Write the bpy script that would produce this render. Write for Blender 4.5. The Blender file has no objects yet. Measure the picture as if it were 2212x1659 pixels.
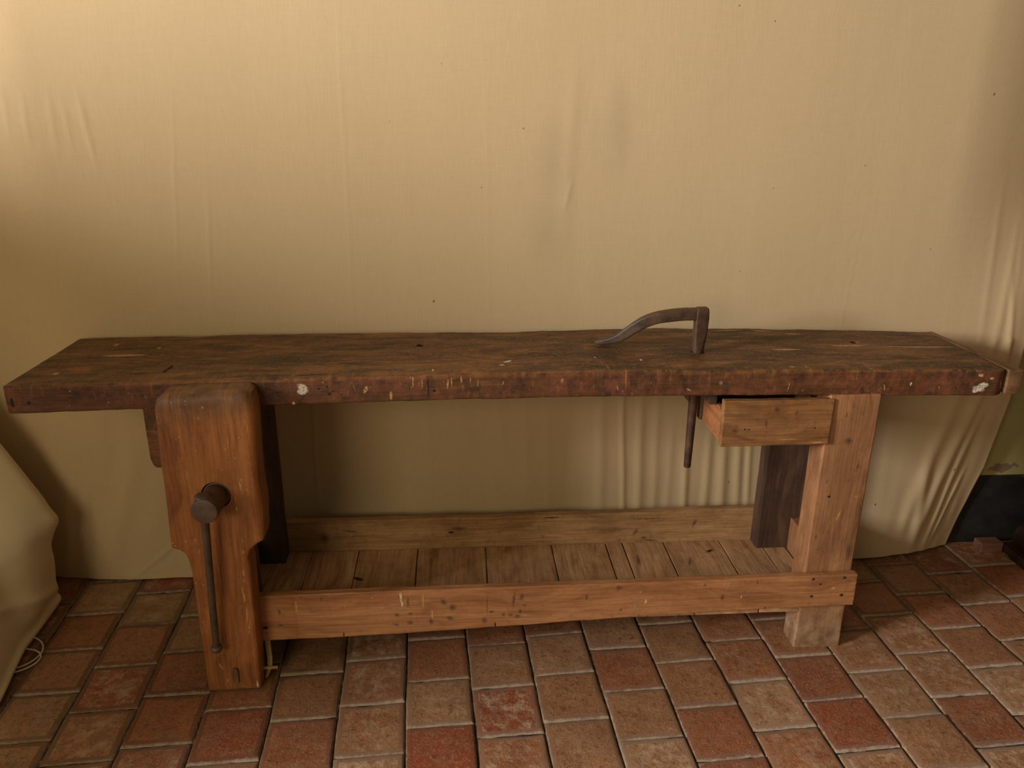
import bpy, bmesh, math, random
from mathutils import Vector, Matrix, noise
WIN,ROOM,CEIL,AMB,EXPO=780,39,6,.14,-0.03
M_front = [(0.671,0.000,0.783,0.0160,0.0100,0.70,'w'),(0.667,0.000,0.774,0.0120,0.0080,0.30,'w'),(0.647,0.000,0.745,0.0040,0.0070,0.00,'w'),(1.321,0.000,0.773,0.0020,0.0260,0.05,'g'),(1.352,0.000,0.771,0.0020,0.0220,-0.08,'g'),(1.410,0.000,0.766,0.0040,0.0120,-0.20,'w'),(1.422,0.000,0.758,0.0040,0.0030,0.00,'w'),(0.054,0.000,0.758,0.0060,0.0060,0.00,'k'),(1.184,0.000,0.777,0.0060,0.0060,0.00,'k'),(0.973,0.000,0.769,0.0040,0.0050,0.00,'k'),(0.959,0.000,0.778,0.0020,0.0350,0.00,'k'),(0.708,0.000,0.780,0.0030,0.0030,0.00,'k'),(0.726,0.000,0.785,0.0030,0.0030,0.00,'k'),(0.731,0.000,0.767,0.0040,0.0040,0.00,'k'),(0.740,0.000,0.773,0.0030,0.0030,0.00,'k'),(0.758,0.000,0.765,0.0020,0.0030,0.00,'k'),(0.859,0.000,0.760,0.0020,0.0020,0.00,'k'),(2.305,0.000,0.752,0.0170,0.0080,0.20,'w'),(2.315,0.000,0.761,0.0140,0.0080,0.00,'w'),(2.297,0.000,0.746,0.0090,0.0050,0.00,'w'),(2.304,0.000,0.786,0.0070,0.0050,0.00,'t'),(2.333,0.000,0.778,0.0060,0.0040,0.00,'t'),(2.363,0.000,0.759,0.0020,0.0190,-0.20,'t'),(2.132,0.000,0.766,0.0030,0.0060,0.00,'w'),(2.066,0.000,0.758,0.0020,0.0100,-0.20,'t'),(1.844,0.000,0.781,0.0020,0.0110,-0.15,'d'),(1.827,0.000,0.763,0.0010,0.0170,0.15,'t'),(1.863,0.000,0.753,0.0030,0.0060,0.00,'r'),(0.872,0.000,0.759,0.0040,0.0140,0.00,'t'),(0.924,0.000,0.793,0.0020,0.0190,0.00,'t'),(0.945,0.000,0.788,0.0010,0.0140,0.00,'t'),(1.005,0.000,0.784,0.0030,0.0160,0.10,'t'),(1.014,0.000,0.789,0.0020,0.0160,0.00,'t'),(1.037,0.000,0.795,0.0030,0.0140,0.00,'t'),(1.058,0.000,0.793,0.0020,0.0140,0.00,'t'),(1.076,0.000,0.785,0.0020,0.0160,0.00,'t'),(1.135,0.000,0.784,0.0020,0.0110,0.30,'t'),(1.275,0.000,0.787,0.0050,0.0090,0.40,'t'),(0.814,0.000,0.776,0.0050,0.0110,0.40,'t'),(0.018,0.000,0.759,0.0050,0.0140,0.00,'k'),(-0.007,0.000,0.746,0.0040,0.0060,0.00,'w'),(1.660,0.000,0.775,0.0080,0.0080,0.00,'g'),(1.583,0.000,0.759,0.0110,0.0040,0.50,'t'),]
M_top = [(0.081,0.087,0.803,0.0090,0.0100,0.00,'t'),(0.128,0.318,0.803,0.0090,0.0110,0.00,'t'),(0.254,0.274,0.803,0.0060,0.0060,0.00,'t'),(0.188,0.217,0.803,0.0640,0.0100,0.05,'t'),(2.065,0.209,0.803,0.0500,0.0050,0.00,'t'),(2.258,0.199,0.803,0.1160,0.0060,0.00,'t'),(1.786,0.359,0.803,0.0420,0.0040,0.00,'t'),(1.884,0.353,0.803,0.0340,0.0050,0.00,'t'),(1.886,0.174,0.803,0.0440,0.0060,0.00,'t'),(1.962,0.323,0.803,0.0260,0.0070,0.10,'t'),(1.150,0.096,0.803,0.0080,0.0180,0.80,'w'),(1.136,0.068,0.803,0.0090,0.0070,0.00,'w'),(1.370,0.119,0.803,0.0040,0.0050,0.00,'w'),(1.482,0.095,0.803,0.0040,0.0070,0.00,'w'),(0.970,0.041,0.803,0.0030,0.0070,0.00,'w'),(1.218,0.161,0.803,0.0350,0.0200,0.00,'d'),(1.305,0.196,0.803,0.0600,0.0280,0.00,'d'),(1.267,0.182,0.803,0.0240,0.0270,0.00,'d'),(1.384,0.165,0.803,0.0720,0.0240,0.00,'d'),(0.760,0.104,0.803,0.0340,0.0060,0.00,'k'),(0.693,0.103,0.803,0.0230,0.0040,0.00,'k'),(0.685,0.021,0.803,0.0430,0.0040,0.00,'k'),(0.192,0.019,0.803,0.0110,0.0100,0.00,'d'),(0.393,0.042,0.803,0.0130,0.0100,0.00,'d'),(1.030,0.105,0.803,0.0680,0.0140,0.00,'d'),(1.792,0.088,0.803,0.0470,0.0150,0.00,'d'),(1.566,0.168,0.803,0.0310,0.0160,0.00,'d'),(2.164,0.109,0.803,0.0480,0.0190,0.00,'d'),(2.250,0.048,0.803,0.0470,0.0150,0.00,'d'),(0.445,0.249,0.803,0.0710,0.0210,0.00,'d'),(0.178,0.274,0.803,0.0720,0.0210,0.00,'d'),(1.503,0.187,0.803,0.0120,0.0080,0.00,'d'),(0.837,0.243,0.803,0.0020,0.0490,-0.10,'d'),(1.173,0.387,0.803,0.0100,0.0050,0.00,'t'),(1.840,0.031,0.803,0.0100,0.0050,0.00,'t'),(1.876,0.033,0.803,0.0050,0.0040,0.00,'t'),]
M_jaw = [(0.553,-0.085,0.732,0.0060,0.0020,0.00,'t'),(0.556,-0.085,0.715,0.0020,0.0180,0.05,'t'),(0.547,-0.085,0.721,0.0020,0.0100,0.40,'t'),(0.529,-0.085,0.589,0.0050,0.0060,0.00,'t'),(0.525,-0.085,0.575,0.0030,0.0180,-0.10,'t'),(0.539,-0.085,0.564,0.0020,0.0080,0.00,'t'),(0.511,-0.085,0.539,0.0010,0.0170,0.05,'t'),(0.511,-0.085,0.515,0.0030,0.0090,0.10,'t'),(0.428,-0.085,0.784,0.0050,0.0070,0.00,'w'),(0.428,-0.085,0.774,0.0030,0.0050,0.00,'w'),(0.398,-0.085,0.779,0.0090,0.0020,0.00,'w'),(0.463,-0.085,0.768,0.0040,0.0090,0.10,'w'),(0.534,-0.085,0.811,0.0080,0.0030,0.20,'w'),(0.543,-0.085,0.821,0.0090,0.0030,0.00,'w'),(0.538,-0.085,0.786,0.0020,0.0270,0.25,'k'),(0.526,-0.085,0.754,0.0010,0.0260,0.05,'k'),(0.477,-0.085,0.785,0.0010,0.0130,0.05,'k'),(0.509,-0.085,0.344,0.0030,0.0120,0.00,'t'),(0.507,-0.085,0.323,0.0020,0.0060,0.00,'t'),(0.516,-0.085,0.432,0.0030,0.0100,0.00,'g'),(0.515,-0.085,0.400,0.0030,0.0050,0.00,'t'),(0.502,-0.085,0.292,0.0020,0.0210,0.00,'t'),(0.504,-0.085,0.275,0.0030,0.0160,0.00,'t'),(0.505,-0.085,0.226,0.0020,0.0300,0.08,'t'),(0.506,-0.085,0.185,0.0020,0.0190,0.10,'t'),(0.510,-0.085,0.020,0.0030,0.0120,0.00,'w'),(0.509,-0.085,0.635,0.0020,0.0040,0.00,'t'),(0.408,-0.085,0.604,0.0020,0.0230,0.05,'t'),(0.354,-0.085,0.430,0.0020,0.0060,0.10,'t'),(0.359,-0.085,0.422,0.0030,0.0020,0.00,'t'),(0.408,-0.085,0.436,0.0020,0.0130,0.00,'t'),(0.413,-0.085,0.404,0.0020,0.0120,0.00,'t'),(0.385,-0.085,0.434,0.0020,0.0040,0.00,'t'),(0.501,-0.085,0.665,0.0020,0.0030,0.00,'w'),(0.436,-0.085,0.663,0.0020,0.0020,0.00,'w'),(0.364,-0.085,0.732,0.0020,0.0020,0.00,'w'),(0.379,-0.085,0.733,0.0020,0.0020,0.00,'w'),(0.510,-0.085,0.730,0.0030,0.0020,0.00,'w'),(0.451,-0.085,0.742,0.0020,0.0060,0.00,'w'),(0.426,-0.085,0.078,0.0020,0.0130,-0.40,'t'),(0.438,-0.085,0.035,0.0020,0.0070,0.00,'t'),(0.391,-0.085,0.633,0.0410,0.0020,0.00,'d'),(0.367,-0.085,0.576,0.0310,0.0030,0.00,'d'),(0.509,-0.085,0.682,0.0020,0.0250,0.05,'t'),(0.556,-0.085,0.589,0.0010,0.0120,0.00,'t'),(0.563,-0.085,0.709,0.0020,0.0130,0.00,'t'),]
M_str = [(0.874,-0.022,0.222,0.0030,0.0170,0.00,'w'),(0.876,-0.022,0.201,0.0030,0.0100,0.00,'w'),(0.930,-0.022,0.208,0.0020,0.0250,0.00,'t'),(0.952,-0.022,0.165,0.0030,0.0170,0.00,'t'),(0.892,-0.022,0.207,0.0040,0.0200,0.00,'d'),(0.862,-0.022,0.169,0.0090,0.0090,0.00,'d'),(0.896,-0.022,0.172,0.0080,0.0060,0.00,'d'),(0.895,-0.022,0.144,0.0100,0.0080,0.00,'d'),(0.860,-0.022,0.139,0.0110,0.0040,0.00,'d'),(0.949,-0.022,0.146,0.0090,0.0120,0.00,'d'),(0.982,-0.022,0.203,0.0100,0.0140,-0.50,'d'),(1.005,-0.022,0.186,0.0120,0.0120,0.40,'d'),(0.997,-0.022,0.154,0.0140,0.0080,0.40,'d'),(1.094,-0.022,0.192,0.0020,0.0420,0.00,'d'),(1.086,-0.022,0.143,0.0090,0.0120,0.00,'d'),(1.105,-0.022,0.168,0.0110,0.0050,0.00,'d'),(1.162,-0.022,0.203,0.0050,0.0310,0.10,'d'),(1.182,-0.022,0.210,0.0080,0.0130,0.20,'d'),(1.136,-0.022,0.159,0.0070,0.0080,0.00,'d'),(1.154,-0.022,0.157,0.0100,0.0080,0.00,'d'),(1.172,-0.022,0.153,0.0150,0.0080,0.00,'d'),(1.179,-0.022,0.167,0.0050,0.0120,0.00,'d'),(1.191,-0.022,0.185,0.0060,0.0020,0.00,'d'),(1.237,-0.022,0.182,0.0050,0.0020,0.00,'d'),(1.257,-0.022,0.153,0.0060,0.0040,0.00,'r'),(1.351,-0.022,0.203,0.0050,0.0110,0.00,'d'),(1.434,-0.022,0.228,0.0100,0.0100,0.50,'d'),(0.675,-0.022,0.225,0.0030,0.0110,0.00,'d'),(0.567,-0.022,0.189,0.0040,0.0110,0.00,'d'),(0.568,-0.022,0.150,0.0080,0.0040,0.00,'d'),(0.528,-0.022,0.144,0.0090,0.0050,0.00,'k'),(0.522,-0.022,0.196,0.0030,0.0040,0.00,'d'),(1.479,-0.022,0.169,0.0050,0.0140,0.00,'g'),(1.507,-0.022,0.185,0.0020,0.0080,0.00,'w'),(1.761,-0.022,0.189,0.0020,0.0050,0.00,'w'),(1.442,-0.022,0.160,0.0040,0.0060,0.00,'d'),(1.710,-0.022,0.189,0.0070,0.0130,0.00,'d'),(1.660,-0.022,0.229,0.0060,0.0070,0.00,'d'),(1.800,-0.022,0.231,0.0030,0.0090,0.00,'d'),(2.007,-0.022,0.205,0.0070,0.0040,0.40,'t'),(0.724,-0.022,0.115,0.0020,0.0090,0.00,'k'),(1.114,-0.022,0.130,0.0020,0.0110,0.00,'k'),(1.829,-0.022,0.151,0.0020,0.0060,0.00,'k'),(1.491,-0.022,0.140,0.0010,0.0080,0.00,'k'),(0.936,-0.022,0.163,0.0710,0.0010,0.00,'t'),(0.610,-0.022,0.201,0.0030,0.0220,0.00,'t'),]
FOLDS=[(0.745,1.518,0.736,0.788,0.0040,0.0007),(0.373,1.116,0.346,0.793,0.0040,0.0015),(0.306,1.282,0.256,0.795,0.0030,0.0012),(1.114,1.318,1.120,0.793,0.0030,0.0005),(-0.096,1.411,-0.095,1.328,0.0070,0.0018),(-0.048,1.395,-0.048,1.316,0.0070,0.0018),(0.017,1.400,0.017,1.316,0.0080,0.0018),(0.052,1.384,0.053,1.305,0.0070,0.0014),(0.093,1.389,0.104,1.282,0.0080,0.0025),(1.342,1.434,1.328,1.150,0.0190,0.0016),(1.439,1.435,1.456,1.283,0.0330,0.0022),(1.339,1.199,1.328,1.150,0.0060,0.0015),(1.622,0.549,1.633,0.205,0.0120,0.0026),(1.515,0.581,1.537,0.191,0.0080,0.0050),(1.572,0.550,1.584,0.190,0.0140,0.0050),(1.452,0.582,1.463,0.210,0.0170,0.0035),(1.673,0.426,1.675,0.203,0.0120,0.0026),(1.721,0.363,1.730,0.185,0.0110,0.0060),(1.789,0.424,1.794,0.200,0.0130,0.0050),(1.835,0.423,1.848,0.198,0.0150,0.0060),(1.883,0.421,1.899,0.196,0.0130,0.0050),(1.917,0.421,1.929,0.229,0.0090,0.0040),(0.606,0.569,0.594,0.203,0.0040,0.0030),(0.744,0.595,0.732,0.199,0.0040,0.0015),(2.164,1.071,2.147,0.773,0.0020,0.0008),(2.635,0.559,2.536,0.143,0.0210,0.0080),(2.552,0.530,2.470,0.162,0.0240,0.0060),(2.638,0.403,2.577,0.090,0.0130,0.0070),(2.510,0.277,2.506,0.093,0.0190,0.0060),(2.641,0.241,2.597,0.072,0.0100,0.0060),(2.642,0.990,2.631,0.650,0.0130,0.0035),(2.668,0.990,2.677,0.664,0.0120,0.0026),(2.576,1.097,2.585,0.796,0.0110,0.0020),(2.660,0.880,2.693,0.649,0.0090,0.0040),(0.184,0.151,0.026,0.017,0.0120,0.0022),(0.071,0.404,-0.027,0.125,0.0390,0.0080),(-0.136,0.287,-0.192,0.049,0.0190,0.0090),(-0.074,0.254,-0.121,0.063,0.0130,-0.0060),(0.139,0.372,0.088,0.154,0.0410,0.0040),(0.037,0.608,0.024,0.405,0.0260,-0.0040),(-0.153,0.555,-0.152,0.349,0.0320,0.0060),(0.931,0.562,0.946,0.382,0.0110,0.0015),(1.026,0.561,1.052,0.441,0.0110,0.0012),(1.142,0.558,1.170,0.377,0.0110,0.0015),(1.224,0.557,1.235,0.216,0.0140,0.0015),(1.287,0.555,1.301,0.214,0.0110,0.0015)]
C=bpy.context.scene.collection
V=Vector
# ------------------------------------------------------------------ helpers
def N3(x,y,z): return noise.noise(V((x,y,z)))
def link(name,me,mat=None,parent=None,smooth=40):
    o=bpy.data.objects.new(name,me); C.objects.link(o)
    if mat is not None:
        for m in (mat if isinstance(mat,(list,tuple)) else [mat]): me.materials.append(m)
    if smooth:
        me.polygons.foreach_set('use_smooth',[True]*len(me.polygons))
        me.set_sharp_from_angle(angle=math.radians(smooth))
    if parent is not None:
        o.parent=parent
        root=parent
        while root.parent: root=root.parent
        # meshes are written in world metres; shift them into the root's frame
        off=root.location.copy()
        for v in me.vertices: v.co-=off
    return o
def thing(name,label,cat,loc):
    o=bpy.data.objects.new(name,None); C.objects.link(o); o.location=loc
    o.empty_display_size=.05
    o['label']=label; o['category']=cat; return o
def tag(o,label,cat): o['label']=label; o['category']=cat; return o
def from_py(name,vs,fs,mat=None,parent=None,smooth=40):
    me=bpy.data.meshes.new(name); me.from_pydata([tuple(v) for v in vs],[],fs); me.update()
    bm=bmesh.new(); bm.from_mesh(me); bmesh.ops.recalc_face_normals(bm,faces=bm.faces); bm.to_mesh(me); bm.free()
    return link(name,me,mat,parent,smooth)
def loft(secs,cap=True):
    vs=[];fs=[];n=len(secs[0])
    for s in secs: vs+=s
    for i in range(len(secs)-1):
        for j in range(n):
            k=(j+1)%n; fs.append((i*n+j,i*n+k,(i+1)*n+k,(i+1)*n+j))
    if cap:
        fs.append(tuple(range(n-1,-1,-1))); fs.append(tuple(range((len(secs)-1)*n,len(secs)*n)))
    return vs,fs
def rrect(w,h,r,arc=3,mid=1):
    r=min(r,w*.98,h*.98)
    """rounded rectangle outline centred on 0, half sizes w,h, with support points by the corners"""
    pts=[]
    for cx,cy,a0 in ((w-r,h-r,0),(-w+r,h-r,90),(-w+r,-h+r,180),(w-r,-h+r,270)):
        for k in range(arc+1):
            a=math.radians(a0+90*k/arc); pts.append((cx+r*math.cos(a),cy+r*math.sin(a)))
    out=[]
    m=len(pts)
    for i in range(m):
        p=pts[i];q=pts[(i+1)%m]; out.append(p)
        if (i+1)%(arc+1)==0:
            L=max(1e-6,math.hypot(q[0]-p[0],q[1]-p[1]))
            if True:
                t0=min(.3,r/L); out.append((p[0]+(q[0]-p[0])*t0,p[1]+(q[1]-p[1])*t0))
                for s in range(mid):
                    t=(s+1)/(mid+1); out.append((p[0]+(q[0]-p[0])*t,p[1]+(q[1]-p[1])*t))
                t0=1-t0; out.append((p[0]+(q[0]-p[0])*t0,p[1]+(q[1]-p[1])*t0))
    return out
def beam(name,axis,lo,hi,mat,parent=None,r=.003,n=20,wob=.0008,seed=0,fn=None,mid=2,smooth=40):
    ax={'x':0,'y':1,'z':2}[axis]; oth=[i for i in range(3) if i!=ax]
    cw=[(lo[i]+hi[i])/2 for i in oth]; hw=[(hi[i]-lo[i])/2 for i in oth]
    a0,a1=lo[ax],hi[ax]
    st=[(a0,-r),(a0+r*.3,-r*.3),(a0+r,0)]+[(a0+2*r+(a1-a0-4*r)*k/n,0) for k in range(n+1)]+[(a1-r,0),(a1-r*.3,-r*.3),(a1,-r)]
    secs=[]
    for a,ins in st:
        s=[]
        for (p,q) in rrect(hw[0]+ins,hw[1]+ins,max(r+ins*.6,r*.4),3,mid):
            c=[0,0,0]; c[ax]=a; c[oth[0]]=cw[0]+p; c[oth[1]]=cw[1]+q
            v=V(c)
            if wob:
                f=V((N3(v.x*9+seed,v.y*9,v.z*9),N3(v.x*9,v.y*9+seed+7,v.z*9),N3(v.x*9,v.y*9,v.z*9+seed+3)))*wob
                g=V((N3(v.x*55+seed,v.y*55,v.z*55),N3(v.x*55,v.y*55+seed+7,v.z*55),N3(v.x*55,v.y*55,v.z*55+seed)))*wob*.5
                v=v+f+g
            if fn: v=fn(v)
            s.append(v)
        secs.append(s)
    vs,fs=loft(secs)
    return from_py(name,vs,fs,mat,parent,smooth)
def cyl(name,p0,p1,r0,r1,mat,parent=None,seg=40,bev=.0015,rings=6,wob=0):
    p0,p1=V(p0),V(p1); d=(p1-p0); L=d.length; d.normalize()
    u=d.orthogonal().normalized(); w=d.cross(u)
    st=[(0,-bev),(bev*.3,-bev*.3),(bev,0)]+[(bev+(L-2*bev)*k/rings,0) for k in range(1,rings)]+[(L-bev,0),(L-bev*.3,-bev*.3),(L,-bev)]
    secs=[]
    for t,ins in st:
        rr=r0+(r1-r0)*t/L+ins; s=[]
        for k in range(seg):
            a=2*math.pi*k/seg; q=p0+d*t+(u*math.cos(a)+w*math.sin(a))*rr
            if wob: q+= (u*math.cos(a)+w*math.sin(a))*wob*N3(q.x*60,q.y*60,q.z*60)
            s.append(q)
        secs.append(s)
    vs,fs=loft(secs)
    return from_py(name,vs,fs,mat,parent,35)
def sweep(name,pts,mat,parent=None,smooth=50,side=None):
    """pts: list of (point, half_width, half_height, corner)"""
    secs=[]
    P=[V(p[0]) for p in pts]
    for i,p in enumerate(pts):
        t=(P[min(i+1,len(P)-1)]-P[max(i-1,0)]).normalized()
        sd=V(side) if side else V((0,0,1)).cross(t)
        if sd.length<.01: sd=V((0,1,0))
        sd=(sd-t*sd.dot(t)).normalized(); up=t.cross(sd)
        secs.append([P[i]+sd*a+up*b for a,b in rrect(p[1],p[2],p[3],3,1)])
    vs,fs=loft(secs)
    return from_py(name,vs,fs,mat,parent,smooth)
def tube(name,pts,r,mat,parent=None,seg=10,closed=False):
    P=[V(p) for p in pts]; n=len(P); secs=[]; up=None
    for i in range(n):
        t=(P[(i+1)%n if closed else min(i+1,n-1)]-P[(i-1)%n if closed else max(i-1,0)]).normalized()
        if up is None: up=t.orthogonal().normalized()
        up=(up-t*up.dot(t)).normalized(); w=t.cross(up)
        secs.append([P[i]+(up*math.cos(2*math.pi*k/seg)+w*math.sin(2*math.pi*k/seg))*r for k in range(seg)])
    vs,fs=loft(secs); return from_py(name,vs,fs,mat,parent,80)
def catmull(pts,n=10):
    P=[V(p) for p in pts]; P=[P[0]*2-P[1]]+P+[P[-1]*2-P[-2]]; out=[]
    for i in range(1,len(P)-2):
        for k in range(n):
            t=k/n; a,b,c,d=P[i-1],P[i],P[i+1],P[i+2]
            out.append(.5*((2*b)+(c-a)*t+(2*a-5*b+4*c-d)*t*t+(3*b-a-3*c+d)*t**3))
    out.append(P[-2]); return out
def cut(o,cutters):
    """boolean the cutters out of o and bake the result"""
    for c in cutters:
        m=o.modifiers.new('b','BOOLEAN'); m.object=c; m.operation='DIFFERENCE'; m.solver='EXACT'
    dg=bpy.context.evaluated_depsgraph_get(); dg.update()
    me=bpy.data.meshes.new_from_object(o.evaluated_get(dg)); old=o.data
    o.modifiers.clear(); o.data=me; me.name=old.name
    me.set_sharp_from_angle(angle=math.radians(40))
    for c in cutters: bpy.data.objects.remove(c)
def lin(c): return tuple(((x/255)/12.92 if x/255<=.04045 else ((x/255+.055)/1.055)**2.4) for x in c)+(1,)
# ------------------------------------------------------------------ node helpers
class NT:
    def __init__(s,name):
        s.m=bpy.data.materials.new(name); s.m.use_nodes=True; s.t=s.m.node_tree; s.n=s.t.nodes; s.l=s.t.links
        s.b=s.n['Principled BSDF']; s.geo=s.n.new('ShaderNodeNewGeometry').outputs['Position']
    def put(s,sock,v):
        if isinstance(v,bpy.types.NodeSocket): s.l.new(v,sock)
        else: sock.default_value=v
    def math(s,op,a,b=None,clamp=False):
        n=s.n.new('ShaderNodeMath'); n.operation=op; n.use_clamp=clamp; s.put(n.inputs[0],a)
        if b is not None: s.put(n.inputs[1],b)
        return n.outputs[0]
    def vmath(s,op,a,b=None):
        n=s.n.new('ShaderNodeVectorMath'); n.operation=op; s.put(n.inputs[0],a)
        if b is not None:
            if op=='SCALE': s.put(n.inputs['Scale'],b)
            else: s.put(n.inputs[1],b)
        return n.outputs['Value'] if op=='LENGTH' else n.outputs[0]
    def map(s,v,loc=(0,0,0),rot=(0,0,0),sc=(1,1,1),typ='POINT'):
        n=s.n.new('ShaderNodeMapping'); n.vector_type=typ; s.put(n.inputs[0],v)
        n.inputs['Location'].default_value=loc; n.inputs['Rotation'].default_value=rot; n.inputs['Scale'].default_value=sc
        return n.outputs[0]
    def noise(s,v,scale,detail=4,rough=.55,dist=0,col=False):
        n=s.n.new('ShaderNodeTexNoise'); s.put(n.inputs['Vector'],v); n.inputs['Scale'].default_value=scale
        n.inputs['Detail'].default_value=detail; n.inputs['Roughness'].default_value=rough; n.inputs['Distortion'].default_value=dist
        return n.outputs['Color' if col else 'Fac']
    def ramp(s,f,stops,interp='LINEAR'):
        n=s.n.new('ShaderNodeValToRGB'); n.color_ramp.interpolation=interp; s.put(n.inputs[0],f)
        e=n.color_ramp.elements
        while len(e)<len(stops): e.new(.5)
        for i,(p,c) in enumerate(stops):
            e[i].position=p; e[i].color=c if len(c)==4 else tuple(c)+(1,)
        return n.outputs[0]
    def step(s,f,a,b):
        n=s.n.new('ShaderNodeMapRange'); n.clamp=True; s.put(n.inputs[0],f)
        n.inputs[1].default_value=a; n.inputs[2].default_value=b; n.inputs[3].default_value=0; n.inputs[4].default_value=1
        return n.outputs[0]
    def mix(s,f,a,b,mode='MIX'):
        n=s.n.new('ShaderNodeMix'); n.data_type='RGBA'; n.blend_type=mode; s.put(n.inputs[0],f)
        s.put(n.inputs[6],a); s.put(n.inputs[7],b); return n.outputs[2]
    def bump(s,h,dist,strength=1,normal=None):
        n=s.n.new('ShaderNodeBump'); n.inputs['Distance'].default_value=dist; n.inputs['Strength'].default_value=strength
        s.put(n.inputs['Height'],h)
        if normal is not None: s.l.new(normal,n.inputs['Normal'])
        s.l.new(n.outputs[0],s.b.inputs['Normal']); return n.outputs[0]
    def marks(s,lst,kind,axis='y',jit=.0035,depth=.014,soft=.35):
        """union of small ragged ellipses (paint drips, holes, stains) that sit at fixed spots on a face"""
        jn=s.vmath('SCALE',s.vmath('SUBTRACT',s.noise(s.geo,170,3,.6,col=True),(.5,.5,.5)),jit*2)
        p=s.vmath('ADD',s.geo,jn); acc=None
        for (x,y,z,ra,rb,rot,k) in lst:
            if k!=kind: continue
            if axis=='y': q=s.map(p,(x,y,z),(0,rot,0),(max(ra,.0012),depth,max(rb,.0012)),'TEXTURE')
            else: q=s.map(p,(x,y,z),(0,0,-rot),(max(ra,.0012),max(rb,.0012),depth),'TEXTURE')
            L=s.vmath('LENGTH',q)
            acc=L if acc is None else s.math('MINIMUM',acc,L)
        if acc is None: return None
        return s.math('SUBTRACT',1.0,s.step(acc,1-soft,1.0))
KC={'w':lin((215,205,180)),'t':lin((190,150,95)),'k':lin((14,10,8)),'g':lin((135,130,110)),'d':lin((48,34,26)),'r':lin((150,85,60))}
def wood(name,c,axis='x',rings=1.0,dirt=.5,rough=.6,marks=None,mark_axis='y',bumpd=.0012,fibre=1.0,extra=None,spec=.35,marks2=None):
    """c = (dark grain, mid, light)"""
    def ds(k,u=.14,g=1.06):
        l_=.3*k[0]+.59*k[1]+.11*k[2]; return tuple(min(255,(q*(1-u)+l_*u)*g) for q in k)
    c=tuple(ds(k) for k in c)
    s=NT(name); st={'x':(1,14,14),'y':(14,1,14),'z':(14,14,1)}[axis]
    p=s.map(s.geo,(.37,.11,.73),(0,0,0),st)
    wob=s.noise(s.geo,3.1,2,.5,col=True)
    p2=s.vmath('ADD',p,s.vmath('SCALE',wob,1.6))
    g=s.noise(p2,1.6*rings,6,.62,.6)
    base=s.ramp(g,[(.30,lin(c[0])),(.48,lin(c[1])),(.70,lin(c[2]))])
    fp=s.map(s.geo,(0,0,0),(0,0,0),{'x':(4,150,150),'y':(150,4,150),'z':(150,150,4)}[axis])
    fib=s.noise(fp,1.6,3,.6)
    base=s.mix(.55*fibre,base,s.ramp(fib,[(.3,(.35,.33,.3)),(.6,(.95,.95,.95)),(.8,(1,1,1))]),'MULTIPLY')
    db=s.noise(s.geo,7,6,.65)
    base=s.mix(s.math('MULTIPLY',s.step(db,.46,.68),dirt),base,lin((int(c[0][0]*.62),int(c[0][1]*.58),int(c[0][2]*.6))))
    fine=s.noise(s.geo,60,5,.7)
    base=s.mix(s.math('MULTIPLY',s.step(fine,.55,.70),.7*dirt+.12),base,lin(tuple(x*.5 for x in c[0])))
    if extra: base=extra(s,base)
    for lst,axm in ((marks,mark_axis),(marks2,'z')):
        if not lst: continue
        for k in 'drgtwk':
            m=s.marks(lst,k,axm,jit=.005 if k=='d' else .0032,soft=.9 if k=='d' else .35)
            if m is not None:
                if k in 'wtg': m=s.math('MULTIPLY',m,s.math('ADD',s.step(s.noise(s.geo,240,2,.5),.38,.52),.35,True))
                base=s.mix(s.math('MULTIPLY',m,{'d':.75,'k':.95,'r':.5,'g':.8}.get(k,.85)),base,KC[k])
    s.l.new(base,s.b.inputs['Base Color'])
    s.put(s.b.inputs['Roughness'],s.math('ADD',s.math('MULTIPLY',db,.25),rough-.12))
    s.b.inputs['Specular IOR Level'].default_value=spec
    h=s.math('ADD',s.math('MULTIPLY',fib,.5),s.math('ADD',s.math('MULTIPLY',g,.8),s.math('MULTIPLY',fine,.5)))
    s.bump(h,bumpd,.7)
    return s.m
# ------------------------------------------------------------------ materials
def slab_top(s,base):
    gr=s.step(s.noise(s.map(s.geo,(5,2,3),(0,0,0),(2.0,9,9)),2.4,8,.74),.47,.57)
    base=s.mix(s.math('MULTIPLY',gr,.72),base,lin((46,35,25)))
    tn=s.step(s.noise(s.map(s.geo,(8,2,9),(0,0,0),(3.5,16,16)),2.8,7,.75),.55,.66)
    base=s.mix(s.math('MULTIPLY',tn,.6),base,lin((156,102,54)))
    t2=s.step(s.noise(s.map(s.geo,(1,7,2),(0,0,0),(9,60,60)),1.5,5,.7),.58,.68)
    base=s.mix(s.math('MULTIPLY',t2,.55),base,lin((30,22,17)))
    t3=s.step(s.noise(s.geo,130,4,.7),.56,.68)
    base=s.mix(s.math('MULTIPLY',t3,.45),base,lin((176,132,84)))
    return slab_both(s,base)
def slab_front(s,base):
    red=s.step(s.noise(s.map(s.geo,(1,2,3),(0,0,0),(1,1,1.6)),6,6,.66),.42,.54)
    base=s.mix(s.math('MULTIPLY',red,.75),base,s.ramp(s.noise(s.geo,32,5,.7),[(.35,lin((58,40,28))),(.62,lin((118,68,46)))]))
    dkp=s.step(s.noise(s.map(s.geo,(4,2,3),(0,0,0),(1.4,1,1)),9,6,.7),.54,.66)
    base=s.mix(s.math('MULTIPLY',dkp,.6),base,lin((40,30,26)))
    sc=s.step(s.noise(s.map(s.geo,(0,0,0),(0,.5,0),(60,60,22)),1.6,6,.75),.58,.66)
    base=s.mix(s.math('MULTIPLY',sc,.45),base,lin((158,108,66)))
    return slab_both(s,base)
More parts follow.
